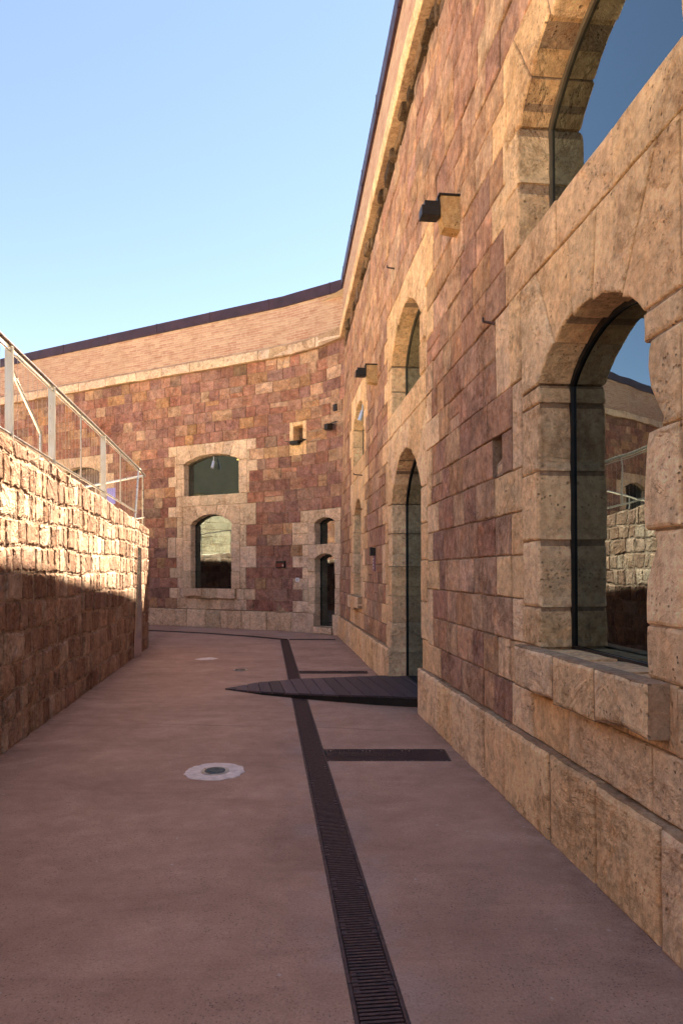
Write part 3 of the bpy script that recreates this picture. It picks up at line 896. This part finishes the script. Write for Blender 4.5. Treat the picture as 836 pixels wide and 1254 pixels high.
for ci, (y0, y1, _) in enumerate(cross):
    xa = cx((y0+y1)/2)+GW+.01; xb = W0-.06-.1035*y0-.13
    L = (xb-xa)/3; me = grate_mesh('drain_grate', L, y1-y0-.008, 22)
    f0 = None
    for i in range(3):
        o = bpy.data.objects.new('drain_grate', me) if f0 is None else f0.copy()
        f0 = f0 or o; COL.objects.link(o)
        o.location = (xa+L*(i+.5), (y0+y1)/2, .001); o.rotation_euler = (0, 0, R_(90))
        tag(o, cl[ci]+(', end by the long drain', ', middle one', ', end by the wall')[i], 'drain grate', ['grates of the nearest cross drain', 'grates of the cross drain behind the ramp', 'grates of the cross drain by the corner door'][ci])
# slot drain along the far wall
B = MB(); Wd = .10
for (x0, y0), (x1, y1) in zip(chan, chan[1:]):
    d = Vector((x1-x0, y1-y0)).normalized(); n = Vector((-d.y, d.x))*Wd
    B.hexa([(x0-n.x, y0-n.y, -.02), (x0+n.x, y0+n.y, -.02), (x1+n.x, y1+n.y, -.02), (x1-n.x, y1-n.y, -.02), (x0-n.x, y0-n.y, .006), (x0+n.x, y0+n.y, .006), (x1+n.x, y1+n.y, .006), (x1-n.x, y1-n.y, .006)])
    L = math.hypot(x1-x0, y1-y0); q = int(L/.08)
    for i in range(q):
        t = (i+.5)/q; px, py = x0+(x1-x0)*t, y0+(y1-y0)*t
        B.box((px, py, .009), (.02, Wd*1.7, .006), 0, math.atan2(d.y, d.x))
tag(B.build('slot_drain', M_IRON), 'thin dark drain strip curving along the foot of the far wall', 'drain')

# lights set in the floor
def ground_light(x, y, rp, label, big):
    e = empty('floor_light', (x, y, 0)); tag(e, label, 'floor light')
    B = MB()
    if big:
        B.disc((x, y), rp, .0, .004, 40, .05); B.build('mortar_collar', M_PATCH, e)
        B = MB()
    B.disc((x, y), .112, .0, .009, 36); B.build('metal_ring', M_STEEL, e, smooth=False)
    B = MB(); B.disc((x, y), .082, .0, .013, 36); B.build('lens', M_LAMPGLASS, e)
ground_light(-1.01, 5.46, .235, 'round floor light ringed by a pale mortar patch in the near paving', True)
ground_light(-1.64, 11.08, .12, 'small round grey floor light beyond the tip of the wooden ramp', False)
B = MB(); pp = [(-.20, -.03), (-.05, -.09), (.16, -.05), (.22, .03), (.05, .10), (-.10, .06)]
a = B.pts([(-2.48+px, 12.5+py*2.2, .004) for px, py in pp]); B.face(a); tag(B.build('reflected_sun_patch', M_PATCH), kind='structure')  # spot of sunlight reflected onto the floor, put in as a pale sheet

# ------------------------------------------------------------------ wooden ramp
ramp = empty('wooden_ramp', (0, 8.9, 0)); tag(ramp, 'low wedge shaped ramp of dark timber boards leading up to the arched doorway', 'ramp')
outline = [(-1.58, 9.26), (-1.05, 8.87), (-.545, 8.60), (.0, 8.34), (.43, 8.17), (.80, 8.06), (1.02, 8.02), (1.02, 9.68), (.2, 9.74), (-.62, 9.80), (-1.18, 9.66)]
def rz(x): return .016+.105*min(1, max(0, (x+1.58)/2.1))
B = MB(); pw = .152
dirn = Vector((-.1035*1.6, 1)).normalized(); per = Vector((dirn.y, -dirn.x))
def clip2(poly, n, c):
    out = []
    for i in range(len(poly)):
        p, q = poly[i], poly[(i+1) % len(poly)]; dp = p.dot(n)-c; dq = q.dot(n)-c
        if dp <= 0: out.append(p)
        if dp*dq < 0: out.append(p+(q-p)*(dp/(dp-dq)))
    return out
us = [Vector(p).dot(per) for p in outline]; u = min(us)
while u < max(us):
    q = clip2([Vector(p) for p in outline], per, u+pw-.004); q = clip2(q, -per, -(u+.004))
    if len(q) >= 3:
        r = random.random(); zz = random.uniform(-.002, .002)
        n = len(q); q = [Vector(p) for p in q]; cen = sum(q, Vector((0, 0)))/n
        A = B.pts([(p.x, p.y, rz(p.x)-.022) for p in q]); T = B.pts([(p.x, p.y, rz(p.x)-.003+zz) for p in q])
        q2 = [cen+(p-cen)*(1-.003/max(.01, (p-cen).length)) for p in q]
        T2 = B.pts([(p.x, p.y, rz(p.x)+zz) for p in q2])
        for i in range(n):
            j = (i+1) % n; B.face((A[i], A[j], T[j], T[i]), r=r); B.face((T[i], T[j], T2[j], T2[i]), r=r)
        B.face(T2, r=r)
    u += pw
B.build('deck_boards', M_WOOD, ramp)
B = MB(); n = len(outline)
for i in range(n):
    p, q = Vector(outline[i]), Vector(outline[(i+1) % n]); c = Vector((-.1, 9.0))
    def ins(v, k): d = (c-v).normalized(); return v+d*k
    a = [ins(p, .012), ins(q, .012), ins(q, .05), ins(p, .05)]
    B.hexa([(v.x, v.y, 0) for v in a]+[(v.x, v.y, max(.004, rz(v.x)-.024)) for v in a])
B.build('ramp_skirt', M_BLACK, ramp)
B = MB(); B.box((1.01, 7.93, .05), (.10, .15, .10), .012, col=(.52, .37, .25), r=.3); tag(B.build('stone_block', M_LIME), 'small pale stone block wedged between the ramp and the wall plinth', 'stone')

# ------------------------------------------------------------------ left retaining wall
LW = [(-20, 23.18), (-4.65, 15.10), (-4.30, 14.85), (-4.09, 14.5), (-2.18-.131*12.9, 12.9), (-2.18, 0), (-2.18+.131*9, -9)]
left = Path(LW)
def ltop(y): return 2.83-.036*(y-5.9) if y < 14.8 else 2.51-.045*(y-14.8)/.466
FARL[0] = False
leftT = empty('retaining_wall', (-3, 6, 0)); tag(leftT, 'rough tufa block retaining wall along the left, sunlit on top and shaded below', 'wall')
RUB = [(.66, .47, .36), (.56, .38, .28), (.46, .29, .21), (.60, .41, .30), (.48, .31, .24), (.68, .54, .43), (.42, .27, .20), (.60, .43, .34)]
B = MB(); ch = .265
for k in range(0, 13):
    x = 0.0; lo = ch*k-.01; hi = lo+ch
    while x < left.len-.05:
        y = min(left.len, x+random.choice((random.uniform(.13, .24), random.uniform(.20, .44))))
        ym = left.at((x+y)/2).y; tp = ltop(ym)
        if lo > tp-.06: x = y; continue
        t0 = ltop(left.at(x).y)+random.uniform(-.02, .02) ; t1 = ltop(left.at(y).y)+random.uniform(-.02, .02)
        wv = .018*math.sin(x*1.7+k*1.3)+.01*math.sin(x*4.1+k)
        wv1 = .018*math.sin(y*1.7+k*1.3)+.01*math.sin(y*4.1+k); wu_ = .018*math.sin(x*1.7+(k+1)*1.3)+.01*math.sin(x*4.1+k+1); wu1 = .018*math.sin(y*1.7+(k+1)*1.3)+.01*math.sin(y*4.1+k+1)
        if k == 0: wv = wv1 = 0
        h0, h1 = min(hi+wu_, t0), min(hi+wu1, t1)
        if hi+.1 > tp: h0, h1 = t0, t1
        poly = [(x, lo+wv, 0), (y, lo+wv1, 0), (y, h1, 0), (x, h0, 0)]
        if y-x < .04: break
        c = random.choice(RUB); kk = random.uniform(.8, 1.2)
        stone(B, left, poly, .12 if h1 >= t1-.01 else .06, random.uniform(.007, .014), random.uniform(.006, .014), tuple(v*kk*.80 for v in c), random.uniform(-.008, .012), .045, .022, mortar=(.48, .375, .30), mdepth=random.uniform(.006, .014), dome=random.uniform(.001, .004))
        x = y
B.build('wall_blocks', M_RUBBLE, leftT)
# terrace behind it
B = MB(); tp = []
pl = [left.at(left.L[i], -.10) for i in range(len(left.p))]
for p in pl: tp.append((p.x, p.y, ltop(p.y)-.05))
tp += [(-60, -9, 2.9), (-60, 23.2, 1.8)]
a = B.pts(tp); b_ = B.pts([(x, y, -.1) for x, y, z in tp]); B.face(a)
for i in range(len(a)): j = (i+1) % len(a); B.face((b_[i], b_[j], a[j], a[i]))
tag(B.build('terrace', M_TERR), kind='structure')
# sunlit building on the far side of the terrace, seen in the window panes
ob = empty('outer_building', (-14, 3, 2.3)); tag(ob, 'long pale stone building with an added dark roof reflected in the far window panes', 'building')
opth = Path([(-14.0, 17.5), (-14.0, -12.0)]); added_wing = Path([(-18, 31), (-18, 17.6), (-14.05, 17.55)])
B = MB()
for k in range(0, 9):
    x = 0
    while x < opth.len-.1:
        y = min(opth.len, x+random.uniform(.5, 1.0)); stone(B, opth, rect(x, y, 2.2+.32*k, 2.52+.32*k), .05, .004, .015, random.choice([(.42, .40, .33), (.38, .36, .29), (.46, .43, .36)]), random.uniform(-.01, .01), .3, .008); x = y
B.build('wall', M_LIME, ob)
B = MB()
for k in range(0, 26):
    x = 0
    while x < added_wing.len-.1:
        y = min(added_wing.len, x+random.uniform(.4, .8)); stone(B, added_wing, rect(x, y, .32*k, .32+.32*k), .05, .004, .012, random.choice(PLUM+RED), random.uniform(-.01, .01), .4, .006); x = y
B.build('added_wing_wall', M_WALL, ob)  # unseen wing added to keep sky out of the corner panes' reflections
B = MB(); B.hexa([(-24, -12, 5.05), (-13.7, -12, 5.05), (-13.7, 17.6, 5.05), (-24, 17.6, 5.05), (-24, -12, 8.6), (-15.2, -12, 8.2), (-15.2, 17.6, 8.2), (-24, 17.6, 8.6)])
B.build('roof', simple('added_olive_roof', (.022, .019, .011), .8, 0, .3, 1.5), ob)  # unseen roof made up to darken reflections in the upper far panes
B = MB(); B.hexa([(-23.5, -12, 2.2), (-14.06, -12, 2.2), (-14.06, 17.4, 2.2), (-23.5, 17.4, 2.2), (-23.5, -12, 5.05), (-14.06, -12, 5.05), (-14.06, 17.4, 5.05), (-23.5, 17.4, 5.05)])
B.build('wall_core', M_TERR, ob)
# parapet stones far left on the terrace
B = MB(); lowp = Path([(-5.6, 11.6), (-5.0, 5.0), (-4.6, 0)])
for k in range(3):
    x = 0
    while x < lowp.len-.1:
        y = min(lowp.len, x+random.uniform(.25, .45)); l0 = 2.55+.3*k
        if lowp.at(x).y < 8.6:
            stone(B, lowp, rect(x, y, l0, l0+.3), .4, .008, .04, tuple(v*1.15 for v in random.choice(RUB)), random.uniform(-.01, .02), .1, .01, mortar=(.5, .4, .3), mdepth=.03, dome=.01)
        x = y
tag(B.build('terrace_wall', M_RUBBLE), 'low sunlit stone wall on the terrace behind the railing at the far left', 'wall')

# stainless railing
rail = empty('railing', (-3, 8, 2.8)); tag(rail, 'long stainless steel railing with thin upright wires on top of the left stone wall', 'railing')
def rx(y): return -2.18-.131*y-.03
def rtop(y): return 3.68-.0093*(y-5.9)
def rbot(y): return 2.86-.0165*(y-5.9)
Y0, Y1 = 1.2, 13.35
def P3(y, h, o=0): return (rx(y)+o, y, h)
B = MB(); B.tube(P3(Y0, rtop(Y0)), P3(Y1, rtop(Y1)), .026, 12); B.build('handrail', M_STEEL, rail, smooth=True)
B = MB(); B.tube(P3(Y0, rtop(Y0)-.06), P3(Y1, rtop(Y1)-.06), .008, 8); B.tube(P3(Y0, rbot(Y0)), P3(Y1-.35, rbot(Y1-.35)), .016, 8); B.build('bottom_rail', M_STEEL, rail, smooth=True)
for i, yy in enumerate((1.6, 3.4, 4.9, 6.25, 7.58, 10.2)):
    B = MB(); z0, z1 = ltop(yy)-.06, rtop(yy)-.02
    B.box((rx(yy)-.02, yy, (z0+z1)/2), (.055, .012, z1-z0), .002, .13); B.box((rx(yy)+.02, yy, (z0+z1)/2), (.02, .03, z1-z0), .003, .13)
    B.build('post', M_POST, rail)
for yy in (2.5, 4.1, 5.6, 8.83, 11.5):
    B = MB(); B.tube(P3(yy, rbot(yy)-.02), P3(yy, rtop(yy)-.02), .012, 8); B.build('thin_post', M_STEEL, rail)
B = MB(); pE = P3(Y1, rtop(Y1)); pB = P3(Y1-.40, rbot(Y1)-.14)
B.tube(pE, pB, .020, 8); B.build('end_post', M_STEEL, rail)
B = MB(); yy = Y0
while yy < Y1-.25:
    B.tube(P3(yy, rbot(yy)), P3(yy, rtop(yy)-.06), .0015, 5, cap=False); yy += .15
B.build('wire_infill', M_STEEL, rail)
# return railing along the end of the terrace
rb = empty('railing', (-5, 15, 2.5)); tag(rb, 'second steel railing turning back along the far end of the terrace', 'railing')
q0, q1 = Vector((rx(Y1)-.10, Y1+.75)), Vector((rx(Y1)-.10-.885*9, Y1+.75+.466*9)); Lb = (q1-q0).length; dq = (q1-q0)/Lb
def Q(t, h): p = q0+dq*t; return (p.x, p.y, h-.075*t)
B = MB(); B.tube(pE, Q(0, 3.58), .024, 10); B.tube(Q(0, 3.58), Q(Lb, 3.58), .024, 10); B.build('handrail', M_STEEL, rb, smooth=True)
B = MB(); B.tube(Q(.0, 2.72), Q(Lb, 2.72), .014, 8); B.build('bottom_rail', M_STEEL, rb)
for t in (.05, 1.4, 2.8, 4.2, 5.6, 7.0, 8.4):
    if t < Lb: B = MB(); B.tube(Q(t, 2.35), Q(t, 3.6), .018, 8); B.build('post', M_STEEL, rb)
B = MB(); t = .2
while t < Lb: B.tube(Q(t, 2.7), Q(t, 3.58), .0015, 5, cap=False); t += .11
B.build('wire_infill', M_STEEL, rb)
# slanting handrail of the inner steps
ih = empty('handrail', (-4, 8.5, 2.7)); tag(ih, 'short sloping steel handrail with one post behind the near end of the wall railing', 'handrail')
B = MB(); B.tube((-3.86, 8.1, 3.88), (-3.99, 9.06, 3.44), .022, 10); B.build('rail', M_STEEL, ih, smooth=True)
B = MB(); B.tube((-3.99, 9.06, 2.6), (-3.99, 9.06, 3.44), .022, 10); B.build('post', M_STEEL, ih)
B = MB(); B.tube((-3.72, 7.65, 2.6), (-3.72, 7.65, 3.95), .022, 10);  B.tube((-3.72, 7.65, 3.95), (-3.86, 8.1, 3.88), .022, 8); B.build('post', M_STEEL, ih)
# blue panel on return railing
t = .95; p = Q(t, 3.28); ab = math.atan2(dq.y, dq.x)
bs = empty('blue_sign', p); tag(bs, 'small violet blue notice panel hung on the far terrace railing', 'sign')
B = MB(); B.box(p, (.24, .012, .34), .003, ab); o = B.build('panel', M_BLUE, bs)
B = MB(); B.box((p[0]+.02, p[1]-.010, p[2]+.02), (.13, .006, .05), 0, ab); B.build('pale_mark', M_WHITE, bs)

# polished metal strip against the left wall
ms = MB(); ym = 12.85; x0 = -2.18-.131*ym
ms.hexa([(x0+.02, ym-.30, 0), (x0+.05, ym-.30, 0), (x0+.09, ym+.06, 0), (x0+.02, ym+.06, 0), (x0+.01, ym-.02, 2.05), (x0+.045, ym-.02, 2.05), (x0+.09, ym+.06, 2.05), (x0+.01, ym+.06, 2.05)])
tag(ms.build('metal_strip', simple('polished_sheet', (.62, .56, .58), .16, 1.0, .12, 3)), 'tall narrow polished metal strip standing against the far end of the left wall', 'metal strip')

# ------------------------------------------------------------------ flood lights on corbels (right wall)
def flood(z, label, corb):
    s_ = sr(z); e = empty('flood_light', right.at(s_, .1, 4.85)); tag(e, label, 'flood light', 'flood lights on the right wall')
    def bx(s0, s1, d0, d1, h0, h1, B):
        B.hexa([right.at(s0, d0, h0), right.at(s1, d0, h0), right.at(s1, d1, h0), right.at(s0, d1, h0), right.at(s0, d0, h1), right.at(s1, d0, h1), right.at(s1, d1, h1), right.at(s0, d1, h1)])
    B = MB(); bx(s_-.0, s_+.13, .19, .325, 4.74, 4.865, B); bx(s_-.0, s_+.13, .325, .350, 4.74, 4.825, B); B.build('lamp_body', M_BLACK, e)
    B = MB(); bx(s_-.01, s_+.16, .0, .20, 4.918, 4.932, B); bx(s_+.04, s_+.08, .17, .20, 4.86, 4.92, B); B.build('bracket', M_BLACK, e)
    B = MB(); bx(s_+.015, s_+.115, .205, .315, 4.865, 4.870, B); B.build('lens', M_LAMPGLASS, e)
    # stone corbel under the bracket belongs to the wall
    B = MB(); pr = [(0, 4.62), (.15, 4.64), (.165, 4.70), (.18, 4.78), (.18, 4.915), (0, 4.915)]
    for a_, b2 in ((s_+.005, s_+.15),):
        A = B.pts([right.at(a_, d, h) for d, h in pr]); C_ = B.pts([right.at(b2, d, h) for d, h in pr]); m = len(pr); lc = (.50, .34, .18)
        B.face(A, lc, .7); B.face(C_[::-1], lc, .7)
        for i in range(m): j = (i+1) % m; B.face((A[j], A[i], C_[i], C_[j]), lc, .7)
    B.build('corbel', M_LIME, fort)
flood(6.03, 'black flood light beside a stone corbel high on the wall, nearest of the three', True)
flood(10.95, 'black flood light beside a stone corbel above the farther narrow window', True)
# flood light by the corner and under the niche
s3 = sf(409); e = empty('flood_light', far.at(s3, .1, 5.2)); tag(e, 'small black flood light with a thin arm beside the wall corner', 'flood light')
B = MB(); p = far.at(s3, .18, 5.22); B.box(p, (.17, .16, .15), .01, .6); B.build('lamp_body', M_BLACK, e)
B = MB(); B.tube(far.at(s3, .14, 5.31), far.at(s3-.24, .10, 5.34), .012, 6); B.tube(far.at(s3, .14, 5.31), far.at(s3, 0, 5.31), .012, 6); B.build('arm', M_BLACK, e)
e = empty('flood_light', far.at(nic, .1, 5.0)); tag(e, 'black flood light with spread flaps hanging below the square niche', 'flood light')
B = MB(); B.box(far.at(nic, .12, 5.0), (.26, .16, .10), .015, -.5); B.build('lamp_body', M_BLACK, e)
B = MB()
for sg in (-1, 1):
    a = [far.at(nic+sg*.12, .02, 5.03), far.at(nic+sg*.31, .02, 5.075), far.at(nic+sg*.31, .2, 5.075), far.at(nic+sg*.12, .2, 5.03)]
    B.hexa([v-Vector((0, 0, .012)) for v in a]+a)
B.build('flap', M_BLACK, e)
B = MB(); B.box(far.at(sf(411), .02, 5.72), (.14, .05, .17), .008, -.9); tag(B.build('junction_box', M_BLACK), 'small dark junction box just under the corner, above the corner lamp', 'junction box')

# spot lamps in upper windows
def spot(path, s_, d, h, label):
    e = empty('spot_lamp', path.at(s_, d, h)); tag(e, label, 'spot lamp')
    p = path.at(s_, d, h); n = path.normal(s_); n3 = Vector((n.x, n.y, 0))
    B = MB(); B.tube(p+Vector((0, 0, .06)), p+Vector((0, 0, -.14))+n3*.06, .038, 14, .045); B.build('lamp_body', M_SILVER, e, smooth=False)
    B = MB(); B.tube(p+Vector((0, 0, .05)), p+Vector((0, 0, .20)), .012, 6); B.build('stem', M_SILVER, e)
spot(far, sf(258.5), -.12, 4.72, 'white spot lamp hanging in the wide arched window of the far wall')
spot(right, cE+.1, -.10, 4.78, 'silver spot lamp at the top of the farthest upper window on the right wall')
# strip of warm light glimpsed inside the far upper window
e = empty('ceiling_lamp', far.at(sf(282), -.7, 4.86)); tag(e, 'warm lit ceiling lamp seen through the wide arched window of the far wall', 'ceiling lamp')
me_, nt_, b_ = newmat('warm_lamp'); b_.inputs['Base Color'].default_value = (.9, .7, .3, 1); b_.inputs['Emission Color'].default_value = (1, .72, .25, 1); b_.inputs['Emission Strength'].default_value = 1.6
B = MB(); B.box(far.at(sf(282), -.65, 4.87), (.50, .07, .04), .01, -.5); B.build('tube', me_, e)

# small wall fittings
def plate(path, s_, h, w_, ht, th, mat, parent, name):
    B = MB(); q = []
    for hh in (h-ht/2, h+ht/2):
        q += [path.at(s_-w_/2, 0.002, hh), path.at(s_+w_/2, .002, hh), path.at(s_+w_/2, th, hh), path.at(s_-w_/2, th, hh)]
    B.hexa(q); return B.build(name, mat, parent)
sx = sf(344.5); e = empty('alarm_box', far.at(sx, .05, 1.8)); tag(e, 'dark red alarm box on the far wall between the arched window and the small door', 'alarm box')
plate(far, sx, 1.79, .28, .19, .05, M_BLACK, e, 'box'); plate(far, sx+.0, 1.775, .24, .10, .056, M_REDBOX, e, 'red_face'); plate(far, sx-.085, 1.765, .02, .05, .060, M_WHITE, e, 'white_mark')
sx = sf(364.5); e = empty('number_plate', far.at(sx, .03, 1.38)); tag(e, 'small white plate marked 1 on the wall beside the small corner door', 'sign')
plate(far, sx, 1.385, .125, .105, .018, M_WHITE, e, 'plate'); plate(far, sx, 1.385, .016, .05, .022, M_BLACK, e, 'numeral')
sx = sr(11.2); e = empty('notice', right.at(sx, .05, 1.8)); tag(e, 'narrow plum notice under a small dark box between the doorway and the farther window', 'sign')
plate(right, sx, 1.925, .16, .13, .09, M_BLACK, e, 'dark_box'); plate(right, sx, 1.73, .18, .25, .03, M_PLUM, e, 'plate')
for i in range(4): plate(right, sx, 1.81-.05*i, .10-.02*(i % 2), .018, .034, M_WHITE, e, 'text_line')
# rusty stubs and hooks left in the wall
def stub(z, h, L, label):
    B = MB(); p = right.at(sr(z), 0, h); q = right.at(sr(z), L, h+.01); B.tube(p, q, .012, 6, .009); B.tube(q, q+Vector((0, 0, .03)), .008, 6)
    tag(B.build('iron_pin', M_IRON), label, 'iron pin')
stub(5.15, 1.6+301/836*5.2, .09, 'rusty iron pin sticking out of the wall left of the big near window')
stub(9.35, 5.75, .10, 'tiny iron hook in the upper wall between the two flood lights')
stub(12.9, 3.42, .16, 'thin iron hook above the narrow farther window, right of the upper one')
